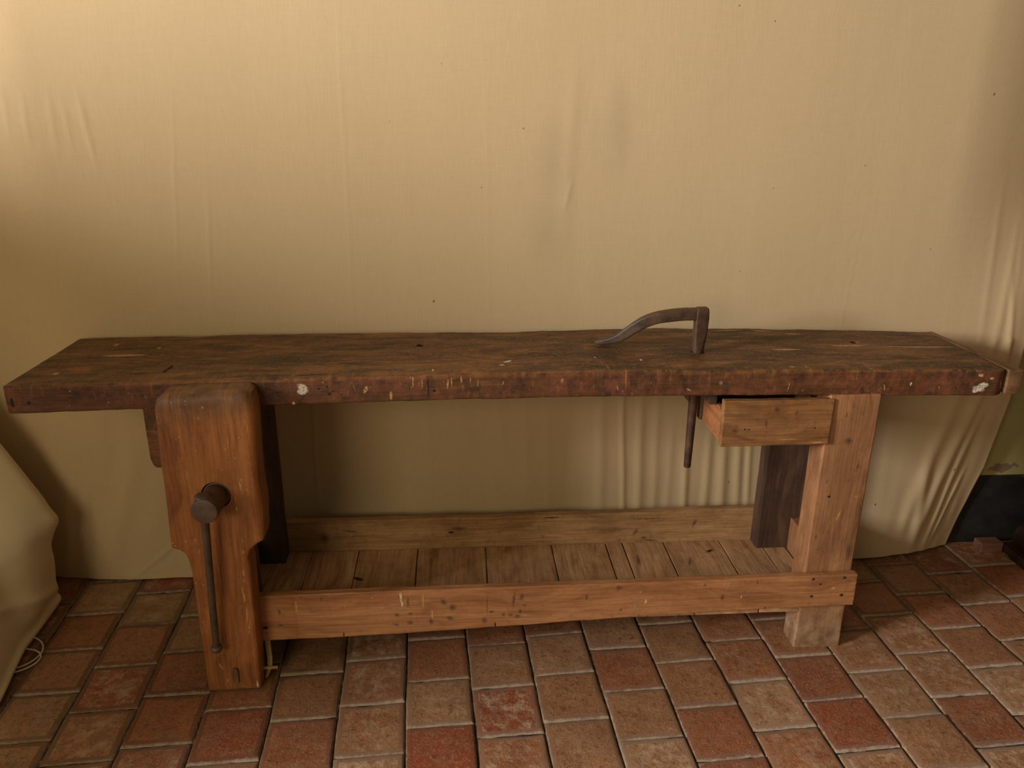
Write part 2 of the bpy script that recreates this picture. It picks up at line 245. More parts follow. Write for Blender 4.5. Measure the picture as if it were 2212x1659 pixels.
def slab_both(s,base):
    sep=s.n.new('ShaderNodeSeparateXYZ'); s.l.new(s.geo,sep.inputs[0])
    # tan chop marks across the front arris, mostly around the middle
    vc=s.step(s.noise(s.map(s.geo,(0,0,0),(0,0,.05),(75,6,3.0)),1.0,3,.6),.60,.68)
    near=s.math('MULTIPLY',s.step(sep.outputs[2],.765,.80),s.math('SUBTRACT',1.0,s.step(sep.outputs[1],.03,.07)))
    reg=s.step(s.noise(s.map(s.geo,(3.3,0,0),(0,0,0),(1,0,0)),2.4,2,.5),.42,.6)
    base=s.mix(s.math('MULTIPLY',s.math('MULTIPLY',vc,near),s.math('MULTIPLY',reg,.8)),base,lin((165,112,62)))
    # worn tan band along the arris
    ar=s.math('MULTIPLY',s.step(sep.outputs[2],.795,.80),s.math('SUBTRACT',1.0,s.step(sep.outputs[1],.006,.02)))
    base=s.mix(s.math('MULTIPLY',ar,s.math('MULTIPLY',s.step(s.noise(s.geo,40,3,.6),.4,.55),.5)),base,lin((140,90,46)))
    v2=s.n.new('ShaderNodeTexVoronoi'); v2.inputs['Scale'].default_value=34; s.l.new(s.geo,v2.inputs['Vector'])
    on_=s.math('LESS_THAN',v2.outputs['Distance'],.055); pick=s.noise(s.map(s.geo,(9,9,9)),6,2,.5)
    base=s.mix(s.math('MULTIPLY',s.math('MULTIPLY',on_,s.step(pick,.5,.56)),.8),base,lin((190,170,120)))
    return s.mix(s.math('MULTIPLY',on_,s.math('SUBTRACT',1.0,s.step(pick,.40,.46))),base,lin((14,9,6)))
def specks(scale=38,thr=.06,lo=.46,c=(205,180,130)):
    def f(s,base):
        v2=s.n.new('ShaderNodeTexVoronoi'); v2.inputs['Scale'].default_value=scale; s.l.new(s.geo,v2.inputs['Vector'])
        sp=s.math('MULTIPLY',s.math('LESS_THAN',v2.outputs['Distance'],thr),s.step(s.noise(s.map(s.geo,(9,3,9)),9,2,.5),lo,lo+.06))
        return s.mix(s.math('MULTIPLY',sp,.85),base,lin(c))
    return f
def jaw_extra(s,base):
    sep=s.n.new('ShaderNodeSeparateXYZ'); s.l.new(s.geo,sep.inputs[0])
    nz=s.noise(s.geo,9,4,.6)
    t=s.step(s.math('ADD',sep.outputs[2],s.math('MULTIPLY',s.math('SUBTRACT',nz,.5),.10)),.72,.775)
    base=s.mix(s.math('MULTIPLY',t,.72),base,s.ramp(s.noise(s.geo,30,5,.65),[(.3,lin((52,38,30))),(.7,lin((112,88,66)))]))
    # oblique saw figure on the upper half
    w=s.noise(s.map(s.geo,(0,0,0),(0,.35,0),(110,10,7)),1.0,4,.6)
    m=s.math('MULTIPLY',s.step(sep.outputs[2],.50,.62),s.step(w,.52,.66))
    base=s.mix(s.math('MULTIPLY',m,.35),base,lin((176,112,52)))
    return specks(40,.055,.5)(s,base)
def shelf_extra(s,base): return base
def foot_extra(s,base):
    sep=s.n.new('ShaderNodeSeparateXYZ'); s.l.new(s.geo,sep.inputs[0])
    t=s.math('SUBTRACT',1.0,s.step(s.math('ADD',sep.outputs[2],s.math('MULTIPLY',s.math('SUBTRACT',s.noise(s.geo,14,4,.6),.5),.12)),.05,.16))
    base=s.mix(s.math('MULTIPLY',t,.75),base,s.ramp(s.noise(s.geo,22,5,.65),[(.35,lin((92,72,52))),(.65,lin((168,140,108)))]))
    return specks(30,.05,.5)(s,base)
mWslab=wood('red_brown_bench_edge_wood',((62,36,20),(98,58,28),(132,80,38)),'x',dirt=.55,rough=.55,marks=M_front,bumpd=.003,extra=slab_front)
mWtop=wood('dark_worn_bench_top_wood',((74,46,26),(112,70,36),(144,94,50)),'x',dirt=.5,rough=.55,marks=M_top,mark_axis='z',bumpd=.003,extra=slab_top)
mWjaw=wood('orange_jaw_wood',((118,66,30),(150,88,40),(172,106,52)),'z',dirt=.22,rough=.5,marks=M_jaw,extra=jaw_extra,bumpd=.001)
mWstr=wood('pale_orange_pine',((134,82,42),(166,106,60),(186,128,78)),'x',dirt=.22,rough=.6,marks=M_str,bumpd=.001,extra=specks(34,.05,.5,(215,185,135)))
mWrear=wood('weathered_pine_board',((136,96,56),(170,126,78),(190,146,96)),'x',dirt=.35,rough=.65,marks=[(.998,.352,.187,.010,.004,0,'k'),(.977,.352,.140,.002,.002,0,'k'),(1.02,.352,.20,.03,.008,0,'d'),(1.587,.352,.150,.012,.006,0,'d'),(1.56,.352,.17,.006,.02,.5,'d'),(1.61,.352,.14,.03,.004,.2,'d'),(1.742,.352,.196,.006,.02,.4,'d'),(1.60,.352,.215,.09,.003,0,'d'),(1.30,.352,.228,.03,.002,0,'k'),(.70,.352,.20,.04,.004,.2,'d'),(.62,.352,.18,.02,.03,0,'d')],bumpd=.001)
mWleg=wood('brown_leg_wood',((114,72,42),(146,96,58),(166,114,72)),'z',dirt=.3,rough=.6,marks=[(1.995,-.001,.620,.014,.011,.2,'d'),(1.956,-.001,.508,.003,.008,0,'d'),(1.968,-.001,.465,.005,.004,0,'k'),(2.03,-.001,.55,.004,.02,.1,'d'),(1.95,-.001,.348,.003,.012,0,'d'),(2.045,-.001,.30,.012,.035,0,'d'),(2.0,-.001,.41,.002,.02,.3,'t'),(1.98,-.001,.69,.003,.012,0,'d')],extra=foot_extra,bumpd=.001)
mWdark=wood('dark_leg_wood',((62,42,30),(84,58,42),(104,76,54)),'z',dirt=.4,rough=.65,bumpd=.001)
mWshelf=wood('shelf_pine',((146,100,62),(186,138,92),(204,162,114)),'y',rings=1.3,dirt=.3,rough=.6,marks=[(1.776,.291,.135,.024,.010,-.5,'d'),(1.776,.291,.135,.013,.005,-.5,'k'),(1.70,.235,.135,.006,.035,.3,'d'),(.735,.20,.135,.02,.008,.5,'k'),(1.55,.25,.135,.01,.04,.1,'d')],mark_axis='z',bumpd=.001)
mWdraw=wood('drawer_pine',((98,62,30),(134,86,44),(154,106,60)),'x',dirt=.4,rough=.55,bumpd=.001,marks=[(1.7615,-.008,.696,.004,.006,.2,'r'),(1.765,-.008,.703,.0015,.012,.1,'r'),(1.777,-.008,.672,.003,.018,-.15,'d'),(1.70,-.008,.655,.012,.006,0,'d'),(1.85,-.008,.70,.004,.01,.3,'d'),(1.80,-.008,.71,.010,.008,.5,'d'),(1.725,-.008,.66,.003,.002,0,'k'),(1.735,-.008,.659,.004,.002,0,'k'),(1.835,-.008,.632,.03,.0012,0,'t'),(1.90,-.008,.66,.003,.002,0,'k'),(1.91,-.008,.622,.02,.0015,0,'t')],extra=specks(30,.05,.52))
mWdrs=wood('drawer_side_pine',((116,64,32),(148,88,48),(166,104,60)),'y',dirt=.2,rough=.6,bumpd=.001,marks=None)
mWcap=wood('end_cap_wood',((92,62,36),(122,84,50),(140,100,62)),'y',dirt=.3,rough=.6)
mWtan=wood('tan_stick_wood',((120,92,56),(156,124,78),(176,144,96)),'z',dirt=.2,rough=.7)
mWfurn=wood('dark_polished_wood',((30,18,12),(52,30,20),(70,42,28)),'y',dirt=.3,rough=.4,bumpd=.0006)
mWfurnr=wood('red_brown_polished_wood',((62,26,16),(86,38,22),(104,48,28)),'z',dirt=.2,rough=.4,bumpd=.0006)
mBrick=wood('reddish_offcut_wood',((92,54,38),(118,72,50),(134,86,62)),'x',dirt=.2,rough=.8)
def iron_mat(name,a,b,met=.45):
    s=NT(name); n=s.noise(s.geo,28,6,.7)
    s.l.new(s.ramp(n,[(.3,lin(a)),(.5,lin(tuple((x+y)//2 for x,y in zip(a,b)))),(.72,lin(b))]),s.b.inputs['Base Color'])
    s.b.inputs['Metallic'].default_value=met; s.put(s.b.inputs['Roughness'],s.math('ADD',s.math('MULTIPLY',n,.4),.32))
    s.bump(s.noise(s.geo,220,4,.6),.0006,.6); return s.m
mIron=iron_mat('rusted_forged_iron',(46,35,26),(96,66,44),.15)
mScrew=iron_mat('dull_vise_iron',(66,54,46),(104,82,62),.35)
def cloth_mat(name,c1,c2,streak=1.0):
    s=NT(name)
    w=s.noise(s.map(s.geo,(0,0,0),(0,0,0),(420,420,26)),1,3,.6)
    w2=s.noise(s.map(s.geo,(3,0,0),(0,0,0),(22,22,420)),1,2,.6)
    big=s.noise(s.map(s.geo,(0,0,0),(0,0,0),(1.4,1.4,.8)),1.0,3,.5)
    base=s.mix(big,lin(c1),lin(c2))
    base=s.mix(.10*streak,base,s.ramp(w,[(.35,(.45,.42,.38)),(.65,(1,1,1))]),'MULTIPLY')
    base=s.mix(.05*streak,base,s.ramp(w2,[(.35,(.45,.42,.38)),(.65,(1,1,1))]),'MULTIPLY')
    acc=None
    for (x,z,r) in SPECKS:
        L=s.vmath('LENGTH',s.map(s.geo,(x,.43,z),(0,.3,0),(r*.65,.2,r),'TEXTURE')); acc=L if acc is None else s.math('MINIMUM',acc,L)
    base=s.mix(s.math('MULTIPLY',s.math('LESS_THAN',acc,1.0),.7),base,lin((60,30,20)))
    # faint soft grey ovals by the pull in the middle
    sm=None
    for (x,z,rx,rz) in ((1.445,1.33,.07,.16),(1.29,1.25,.06,.15),(1.28,1.08,.07,.14)):
        L=s.vmath('LENGTH',s.map(s.geo,(x,.43,z),(0,0,0),(rx,.2,rz),'TEXTURE')); L=s.math('SUBTRACT',1.0,s.step(L,.1,1.0)); sm=L if sm is None else s.math('MAXIMUM',sm,L)
    base=s.mix(s.math('MULTIPLY',sm,.14),base,lin((120,112,100)))
    s.l.new(base,s.b.inputs['Base Color']); s.b.inputs['Roughness'].default_value=.9
    s.b.inputs['Specular IOR Level'].default_value=.15
    s.bump(s.math('ADD',w,w2),.0005,.35); return s.m
SPECKS=[(2.483,1.436,.004),(1.758,1.643,.0025),(1.855,1.608,.0025),(1.21,1.344,.0025),(1.099,1.193,.002),(.862,1.36,.0015),(.963,.882,.004),(1.864,.295,.0035),(2.613,.304,.004),(2.351,.203,.004),(1.9,1.19,.002),(2.38,1.02,.002),(1.83,.96,.002),(2.15,1.25,.002),(1.0,1.5,.0015)]
mCloth=cloth_mat('cream_calico',(195,171,133),(201,178,140))
mDrape=cloth_mat('cream_dust_sheet',(232,214,176),(236,220,184),.6)
def plaster():
    s=NT('yellow_green_plaster')
    base=s.mix(s.noise(s.geo,5,5,.6),lin((150,140,86)),lin((170,158,104)))
    p=s.vmath('ADD',s.geo,s.vmath('SCALE',s.vmath('SUBTRACT',s.noise(s.geo,28,5,.7,col=True),(.5,.5,.5)),.05))
    L=None
    for (x,z,rx,rz) in ((2.825,.275,.034,.015),(2.795,.270,.022,.007),(2.865,.278,.016,.007)):
        q=s.vmath('LENGTH',s.map(p,(x,.52,z),(0,0,0),(rx,.2,rz),'TEXTURE')); L=q if L is None else s.math('MINIMUM',L,q)
    base=s.mix(s.math('LESS_THAN',L,1.0),base,lin((128,108,88)))
    s.l.new(base,s.b.inputs['Base Color']); s.b.inputs['Roughness'].default_value=.85
    s.bump(s.noise(s.geo,40,5,.6),.002,.4); return s.m
def plinth():
    s=NT('black_painted_plinth')
    base=s.ramp(s.noise(s.geo,16,6,.7),[(.35,lin((20,19,18))),(.62,lin((38,36,33))),(.78,lin((78,74,66)))])
    s.l.new(base,s.b.inputs['Base Color']); s.b.inputs['Roughness'].default_value=.6
    s.bump(s.noise(s.geo,50,5,.6),.001,.5); return s.m
def tile_mat():
    s=NT('terracotta_tiles')
    a=s.n.new('ShaderNodeAttribute'); a.attribute_name='tile'; sp=s.n.new('ShaderNodeSeparateColor'); s.l.new(a.outputs['Color'],sp.inputs[0])
    r1,r2,ed=sp.outputs[0],sp.outputs[1],sp.outputs[2]
    base=s.ramp(r1,[(0,lin((140,66,40))),(.14,lin((128,76,50))),(.35,lin((154,90,56))),(.6,lin((150,104,70))),(.8,lin((150,109,76))),(1,lin((164,124,90)))])
    off=s.vmath('ADD',s.geo,s.vmath('SCALE',a.outputs['Color'],7.0))
    n1=s.noise(off,13,8,.72,.1); n2=s.noise(off,70,5,.68); n3=s.noise(s.geo,4,4,.6)
    base=s.mix(s.math('MULTIPLY',s.step(n1,.42,.58),.5),base,lin((120,84,58)))
    base=s.mix(s.math('MULTIPLY',s.step(n1,.58,.70),.5),base,lin((180,112,70)))
    n4=s.noise(s.geo,210,4,.7)
    base=s.mix(s.math('MULTIPLY',s.step(n2,.52,.66),.6),base,lin((72,46,33)))
    base=s.mix(s.math('MULTIPLY',s.step(n4,.53,.68),.55),base,lin((64,42,30)))
    base=s.mix(s.math('MULTIPLY',s.math('SUBTRACT',1.0,s.step(n4,.34,.45)),.5),base,lin((196,152,112)))
    # lime bloom: patchy, more on some tiles, and along worn edges
    bl=s.math('ADD',s.math('MULTIPLY',s.step(r2,.30,.9),.85),.15)
    ch=s.math('MULTIPLY',s.step(s.math('ADD',s.noise(off,24,9,.82,.15),s.math('MULTIPLY',n4,.25)),.60,.74),bl)
    base=s.mix(s.math('MULTIPLY',ch,.8),base,lin((188,164,136)))
    e=s.math('MULTIPLY',s.step(s.math('ADD',ed,s.math('MULTIPLY',s.math('SUBTRACT',s.noise(s.geo,65,5,.75),.5),1.6)),.55,1.0),.85)
    base=s.mix(e,base,lin((190,172,146)))
    dk=s.math('MULTIPLY',s.step(n3,.50,.66),.15)
    base=s.mix(dk,base,lin((70,46,34)))
    s.l.new(base,s.b.inputs['Base Color'])
    s.put(s.b.inputs['Roughness'],s.math('ADD',s.math('MULTIPLY',n1,.35),.24)); s.b.inputs['Specular IOR Level'].default_value=.5
    s.bump(s.math('ADD',s.math('MULTIPLY',n1,.8),s.math('ADD',s.math('MULTIPLY',n2,.5),s.math('MULTIPLY',n4,.25))),.0055,.7); return s.m
def grout_mat():
    s=NT('chalky_joint'); n=s.noise(s.geo,30,5,.7)
    s.l.new(s.ramp(n,[(.42,lin((26,19,14))),(.56,lin((70,54,40))),(.72,lin((160,142,114)))]),s.b.inputs['Base Color']); s.b.inputs['Roughness'].default_value=.95
    s.bump(n,.003,.8); return s.m
mPlaster=plaster(); mPlinth=plinth(); mTile=tile_mat(); mGrout=grout_mat()
# ------------------------------------------------------------------ setting
def make_floor():
    rnd=random.Random(5); s=.1643; a=.0508; off=.9125; ca,sa=math.cos(a),math.sin(a)
    phase={-6:.107,-5:.031,-4:-.098,-3:-.168,-2:-.055,-1:-.020,0:.051,1:.008,2:.036,3:-.042,4:-.118,5:-.044,6:.037,7:-.205,8:.017,9:-.058,10:.041}
    vs=[];fs=[];att=[];mi=[]
    K=10
    # vertical joints wander a little along their length
    def jx(j,v): return off+s*j-math.tan(a)*(.7)+.0022*N3(j*3.7,v*5.5,.3)+.0014*N3(j*7.1,v*19,2.3)
    for j in range(-16,20):
        ph=phase.get(j,rnd.uniform(-.08,.08))
        for i in range(-12,8):
            v0=ph+i*.1662+.0; v1=v0+.1662
            lo=N3(j*1.3,i*2.1,9)*.004
            if v0>.75 : continue
            g=.0010+rnd.random()*.0010
            tr=(rnd.random(),rnd.random()); tilt=(rnd.uniform(-1,1)*.012,rnd.uniform(-1,1)*.020); hz=rnd.uniform(-1,1)*.0016
            b0=len(vs)
            ts=[0,.012,.035,.09,.22,.38,.5,.62,.78,.91,.965,.988,1]; n=len(ts)
            v0r=v0+.0045*N3(j*5.1,i*3.3,1); v1r=v1+.0045*N3(j*5.1,(i+1)*3.3,1)
            for q in ts:
                for p in ts:
                    v=v0r+g+(v1r-v0r-2*g)*q
                    xl=jx(j,v)+g; xr=jx(j+1,v)-g; u=xl+(xr-xl)*p
                    v+=.0018*N3(u*16+i*9,j*3.,i*1.)*(1-abs(2*q-1)*.0)
                    d=min(p,1-p,q,1-q)
                    # rotate into world: column axis leans by a
                    x=u-math.tan(a)*v; y=v*ca+(u)*sa*1.0
                    y=(v+x*sa)/ca
                    h=-.0030*max(0,1-d/.05)**2 - (.003 if d==0 else 0)
                    h+=.0016*N3(x*13,y*13,j+i*.7)+.0022*N3(x*5,y*5,4)+hz+tilt[0]*(p-.5)*s+tilt[1]*(q-.5)*s
                    chip=max(0,N3(x*30,y*30,8)-.25)*.010*max(0,1-d/.09)
                    vs.append((x,y,h-chip)); att.append((tr[0],tr[1],max(max(0,1-min(q,1-q)/.07),.85*max(0,1-min(p,1-p)/.06)),1))
            for q in range(n-1):
                for p in range(n-1):
                    fs.append((b0+q*n+p,b0+q*n+p+1,b0+(q+1)*n+p+1,b0+(q+1)*n+p)); mi.append(0)
            # skirts
            b1=len(vs)
            ring=[q for q in range(n)]+[(k)*n+n-1 for k in range(1,n)]+[(n-1)*n+k for k in range(n-2,-1,-1)]+[k*n for k in range(n-2,0,-1)]
            for k in ring:
                x,y,z=vs[b0+k]; vs.append((x,y,-.02)); att.append((tr[0],tr[1],1,1))
            m=len(ring)
            for k in range(m):
                k2=(k+1)%m; fs.append((b0+ring[k],b1+k,b1+k2,b0+ring[k2])); mi.append(0)
    b=len(vs)
    NX,NY=400,260
    for iy in range(NY+1):
        for ix in range(NX+1):
            x=-1.9+5.9*ix/NX; y=-2.3+2.83*iy/NY
            vs.append((x,y,-.0068+.0026*N3(x*40,y*40,3)+.0018*N3(x*9,y*9,1))); att.append((0,0,1,1))
    for iy in range(NY):
        for ix in range(NX):
            k=b+iy*(NX+1)+ix; fs.append((k,k+1,k+NX+2,k+NX+1)); mi.append(1)
    me=bpy.data.meshes.new('floor'); me.from_pydata(vs,[],fs)
    at=me.color_attributes.new('tile','FLOAT_COLOR','POINT'); at.data.foreach_set('color',[c for t in att for c in t])
    o=link('floor',me,[mTile,mGrout],None,0)
    me.polygons.foreach_set('material_index',mi); me.polygons.foreach_set('use_smooth',[True]*len(fs))
    o['kind']='structure'; return o
make_floor()
def sbox(name,lo,hi,mat,r=.003,ax='x',wob=.001):
    o=beam(name,ax,lo,hi,mat,None,r=r,n=60,wob=wob,mid=6); o['kind']='structure'; return o
sbox('wall_back',(-2.6,.525,-.02),(4.2,.62,2.7),mPlaster,wob=.004)
sbox('baseboard_back',(-2.6,.515,-.02),(4.2,.53,.247),mPlinth,wob=.002)
# ------------------------------------------------------------------ backdrop cloth
def smooth(t): t=max(0,min(1,t)); return t*t*(3-2*t)
def cloth_y(x,z):
    # hangs from above, just behind the bench, bottom hem on the floor
    y=.428
    y+=.010*smooth(1-z/.5)*(1-smooth((x-.3)/2))            # hem a touch back at the left
    y+=-.006*smooth(1-z/.3)*smooth((x-1.8)/.4)*(1-smooth((x-2.35)/.25))
    e=smooth((x-2.30)/.42)
    y+=.070*e*e*smooth(1-z/.9)                              # lower right swings back to the wall
    y+=.075*smooth((x-2.40)/.5)*smooth((z-.75)/.5)          # upper right turns away to the wall
    y+=.045*smooth((-.02-x)/.35)                             # left side turns to the corner
    y+=.0040*N3(x*1.8,z*.7,1.7)+.0012*N3(x*5,z*1.0,5.1)+.0002*N3(x*24,z*1.2,2.2)
    lowf=smooth((.62-z)/.5)
    y+=lowf*.0035*N3(x*9,z*2,8.8)+lowf*.0016*N3(x*26,z*3,3.1)
    for (x0,z0,x1,z1,w,a) in FOLDS:
        t=(z0-z)/(z0-z1)
        if t<-.6 or t>1.6: continue
        xl=x0+(x1-x0)*t+.004*N3(z*6,x0*3,0)
        dx=(x-xl)/w
        if abs(dx)>3.2: continue
        f=1.0
        if t<.25: f=smooth((t+.6)/.85)
        elif t>.8: f=smooth((1.6-t)/.8)
        if z>.75: a*=.55
        y-=a*f*math.exp(-dx*dx)
    return y
def make_cloth():
    NX,NZ=760,300; z1=2.35; vs=[];fs=[]
    def xr(z):
        T=((0,2.665),(.026,2.671),(.093,2.687),(.162,2.705),(.297,2.732),(.538,2.746),(.66,2.742),(.778,2.740),(.882,2.738),(1.1,2.78),(1.5,2.95),(2.4,3.1))
        for (a,p),(b,q) in zip(T,T[1:]):
            if z<=b: return p+(q-p)*(z-a)/(b-a)
        return T[-1][1]
    for iz in range(NZ+1):
        t=iz/NZ; z=(t**1.35)*z1
        R_=xr(z)
        for ix in range(NX+1):
            u=ix/NX; x=-.9+u*(R_+.9)
            # the hem rides up slightly here and there
            zz=z
            if z<.3: zz=z+(1-z/.3)*(.004+.006*max(0,N3(x*4,0,3.3))+.012*smooth((x-2.2)/.3)*(1-smooth((x-2.5)/.17))*.6)
            y=cloth_y(x,z)
            y=min(y,.512)
            edge=smooth((u-.985)/.015); y=min(y+.006*edge,.513)
            vs.append((x,y,zz))
    for iz in range(NZ):
        for ix in range(NX):
            k=iz*(NX+1)+ix; fs.append((k,k+1,k+NX+2,k+NX+1))
    me=bpy.data.meshes.new('backdrop_cloth'); me.from_pydata(vs,[],fs)
    o=link('backdrop_cloth',me,mCloth,None,0); me.polygons.foreach_set('use_smooth',[True]*len(fs))
    m=o.modifiers.new('t','SOLIDIFY'); m.thickness=.0012; m.offset=1
    return tag(o,'large plain cream cloth hung as a backdrop over the wall behind the workbench','cloth')
make_cloth()
# ------------------------------------------------------------------ workbench
H=.80
def bow(x):
    t=x/2.375
    return .0035*0-.003+.0125*math.sin(math.pi*min(1,max(0,t)))**.9 if 0<t<1 else -.003
def lerpT(T,x):
    if x<=T[0][0]: return T[0][1]
    for (a,p),(b,q) in zip(T,T[1:]):
        if x<=b: return p+(q-p)*(x-a)/(b-a)
    return T[-1][1]
BACK=((0,.394),(.534,.382),(.9,.372),(1.18,.362),(1.35,.372),(1.57,.388),(1.97,.376),(2.2,.362),(2.369,.352))
FRONT=((0,0),(.615,-.002),(.95,.006),(1.157,.010),(1.4,.012),(1.71,.008),(2.0,.006),(2.2,.004),(2.375,0))
bench=thing('workbench','long old wooden carpenter workbench on four legs with vise, tool shelf and small drawer','workbench',(1.19,.2,0))
def slab_fn(v):
    x,y,z=v
    t=y/.38
    y2=lerpT(FRONT,x)*(1-t)+lerpT(BACK,x)*t
    # worn, chewed front arris
    ea=max(0,1-abs(y)/.016)*max(0,(z-.775)/.025)
    ch=max(0,N3(x*22,3,1)*.6+N3(x*70,5,1)*.5)*ea
    y2+=ch*.005; z-=ch*.006
    eb=max(0,1-abs(y-.38)/.02)*max(0,(z-.775)/.025)
    z-=max(0,N3(x*8,1,6))*.004*eb
    # rounded plan corners at the ends
    if y<.04:
        y2+=.016*max(0,(x-(2.375-.030))/.030)**2*(1-y/.04)
        y2+=.006*max(0,(.02-x)/.02)**2*(1-y/.04)
    return V((x,y2,z+bow(x)))
slab=beam('bench_top','x',(0,0,.7345),(2.373,.38,.8),mWslab,bench,r=.0045,n=420,wob=.0016,seed=2,fn=slab_fn,mid=14)
off=bench.location
def cutter_cyl(x,y,r):
    c=cyl('cut',V((x,y,.60)),V((x,y,.90)),r,r,None,None,28,.001,2); return c
cut(slab,[cutter_cyl(.934,.243,.0135),cutter_cyl(2.10,.238,.0135),cutter_cyl(1.643,.158,.0165)])
slab.data.materials.clear()
for m_ in (mWslab,mWtop): slab.data.materials.append(m_)
for p_ in slab.data.polygons: p_.material_index=1 if p_.normal.z>.6 else 0
def capfn(v):
    x,y,z=v; t=max(0,min(1,y/.36))
    x2=2.376+(x-2.376)*(1-.72*t)
    return V((x2-.006*t,y,z+bow(2.36)*.6))
beam('end_cap','y',(2.376,.003,.737),(2.413,.352,.799),mWcap,bench,r=.002,n=16,wob=.0005,seed=5,fn=capfn)
# flush square tenon patch standing slightly proud on the top
beam('tenon_end','x',(.262,.068,.785),(.338,.118,.8035),mWtop,bench,r=.002,n=6,wob=.001,seed=8,fn=lambda v:V((v.x+(v.y-.09)*.12,v.y,v.z+bow(v.x))))
# legs
def leg(lo,hi,mat,seed,name='leg'): return beam(name,'z',lo,hi,mat,bench,r=.003,n=26,wob=.0014,seed=seed)
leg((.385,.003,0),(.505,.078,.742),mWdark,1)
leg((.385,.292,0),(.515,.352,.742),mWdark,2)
leg((1.9335,.0,0),(2.0615,.075,.742),mWleg,3)
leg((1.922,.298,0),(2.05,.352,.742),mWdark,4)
# long stretchers that also wall in the tool shelf
def strfn(v):
    x,y,z=v
    t=(x-.40)/1.66
    z2=z+(-.006*(1-t)+.002*t)
    nz=max(0,N3(x*14,9,2)-.1)*.006
    if z<.16: z2+=nz*(.6 if z<.145 else .2)+.040*0
    # bottom edge rises towards the right end
    k=(z-.149)/.095
    z2+=(1-k)*(-.040*(1-smooth((x-.5)/1.5)))
    return V((x,y,z2))
fs_=beam('front_stretcher','x',(.40,-.022,.149),(2.068,-.001,.2435),mWstr,bench,r=.002,n=120,wob=.0014,seed=11,fn=strfn,mid=3)
beam('rear_stretcher','x',(.40,.353,.105),(2.05,.378,.236),mWrear,bench,r=.0025,n=80,wob=.0016,seed=12,mid=3,
     fn=lambda v:V((v.x,v.y,v.z+(.006 if v.x>1.2 else 0)*smooth((v.x-1.2)/.6)*(1 if v.z>.2 else 0)-.004*max(0,N3(v.x*4,1,2)))))
for k,(x,z) in enumerate(((1.948,.236),(2.031,.237),(1.95,.183),(2.031,.184),(1.969,.22))):
    r=.0042 if k<4 else .003
    cyl('nail',(x,-.0232,z),(x,-.012,z),r,r,mIron,fs_,16,.0006,2)
# cross rails between front and rear legs
beam('side_rail','y',(2.016,.076,.118),(2.052,.297,.238),mWleg,bench,r=.003,n=10,seed=21)
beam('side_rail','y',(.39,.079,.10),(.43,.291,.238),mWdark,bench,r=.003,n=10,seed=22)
# board left of the front leg, under the top
beam('side_cheek','z',(.298,.01,.583),(.372,.075,.738),mWslab,bench,r=.004,n=8,wob=.001,seed=23,
     fn=lambda v:V((v.x+.010*smooth((.60-v.z)/.02)*(1 if v.x<.33 else 0),v.y,v.z)))
# shelf boards, laid front to back
seams=[.432,.583,.722,.897,1.100,1.302,1.468,1.520,1.647,1.822,1.945,2.014]
for i,(a,b) in enumerate(zip(seams,seams[1:])):
    sh=.006 if .88<a<1.9 else 0
    beam('shelf_board','y',(a+.0012+(.0012 if sh else 0),.0005,.120),(b-.0012,.3515,.1348+.0008*N3(i*3.3,1,1)),mWshelf,bench,r=.0012,n=14,wob=.0007,seed=30+i,
         fn=lambda v:V((v.x+.02*(v.y-.2)*-.1,v.y,v.z)))
# ------------------------------------------------------------------ vise
def jaw():
    P=[(.388,.004),(.517,.006),(.5225,.20),(.526,.362),(.522,.384),(.530,.404),(.548,.420),(.562,.428),(.567,.446),(.571,.514),(.567,.585),(.571,.705),(.573,.770),(.567,.794),(.552,.803),(.46,.801),(.378,.797),(.362,.784),(.357,.765),(.356,.715),(.355,.579),(.350,.422),(.353,.414),(.368,.410),(.379,.400),(.386,.380),(.389,.345),(.388,.20)]
    # densify
    Q=[]
    for i,(p,q) in enumerate(zip(P,P[1:]+P[:1])):
        L=math.dist(p,q); k=max(1,int(L/.02))
        for t in range(k): Q.append((p[0]+(q[0]-p[0])*t/k,p[1]+(q[1]-p[1])*t/k))
    n=len(Q)
    def nrm(i):
        a=Q[(i-1)%n];b=Q[(i+1)%n]; dx,dz=b[0]-a[0],b[1]-a[1]; L=math.hypot(dx,dz); return dz/L,-dx/L
    yf=lambda z:-.073-.010*(1-z/.8); yb=lambda z:-.003-.022*(1-z/.8)
    secs=[]
    for lay,(dep,kind) in enumerate(((0,3),(.0,2),(.002,1),(.006,0),(.02,-1),(.05,-1),(.066,0),(.07,1))):
        s=[]
        for i,(x,z) in enumerate(Q):
            nx,nz=nrm(i)
            w=.004+.010*max(0,nx)*(1 if z>.43 else .25)+ (.013*max(0,nz) if z>.78 else 0)+.004*max(0,-nx)*(1 if z>.7 else 0)
            wz=.024 if (z>.75) else .004
            D=max(w,.004)
            if kind==3: ins=D*2.0; d=0
            elif kind==2: ins=D*1.0; d=0
            elif kind==1 and lay<5: ins=D*.35; d=D*.32
            elif kind==0 and lay<5: ins=0; d=D*1.0
            elif kind==-1: ins=0; d=dep
            elif kind==0: ins=0; d=.066
            else: ins=.003; d=.07
            X=x-nx*ins; Z=z-nz*ins
            y=yf(Z)+d*(yb(Z)-yf(Z))/.07
            v=V((X,y,Z)); wv=.0012
            v+=V((N3(x*20,z*20,1),N3(X*18,Z*18,4)*.8,N3(x*20,z*20,7)))*wv
            s.append(v)
        secs.append(s)
    # inner ring grid for the front so the face stays dense enough
    vs,fs=loft(secs,True)
    return from_py('vise_jaw',vs,fs,mWjaw,bench,50)
jw=jaw()
hole=cyl('cut',V((.468,-.15,.551)),V((.468,-.050,.551)),.0335,.0335,None,None,40,.001,2)
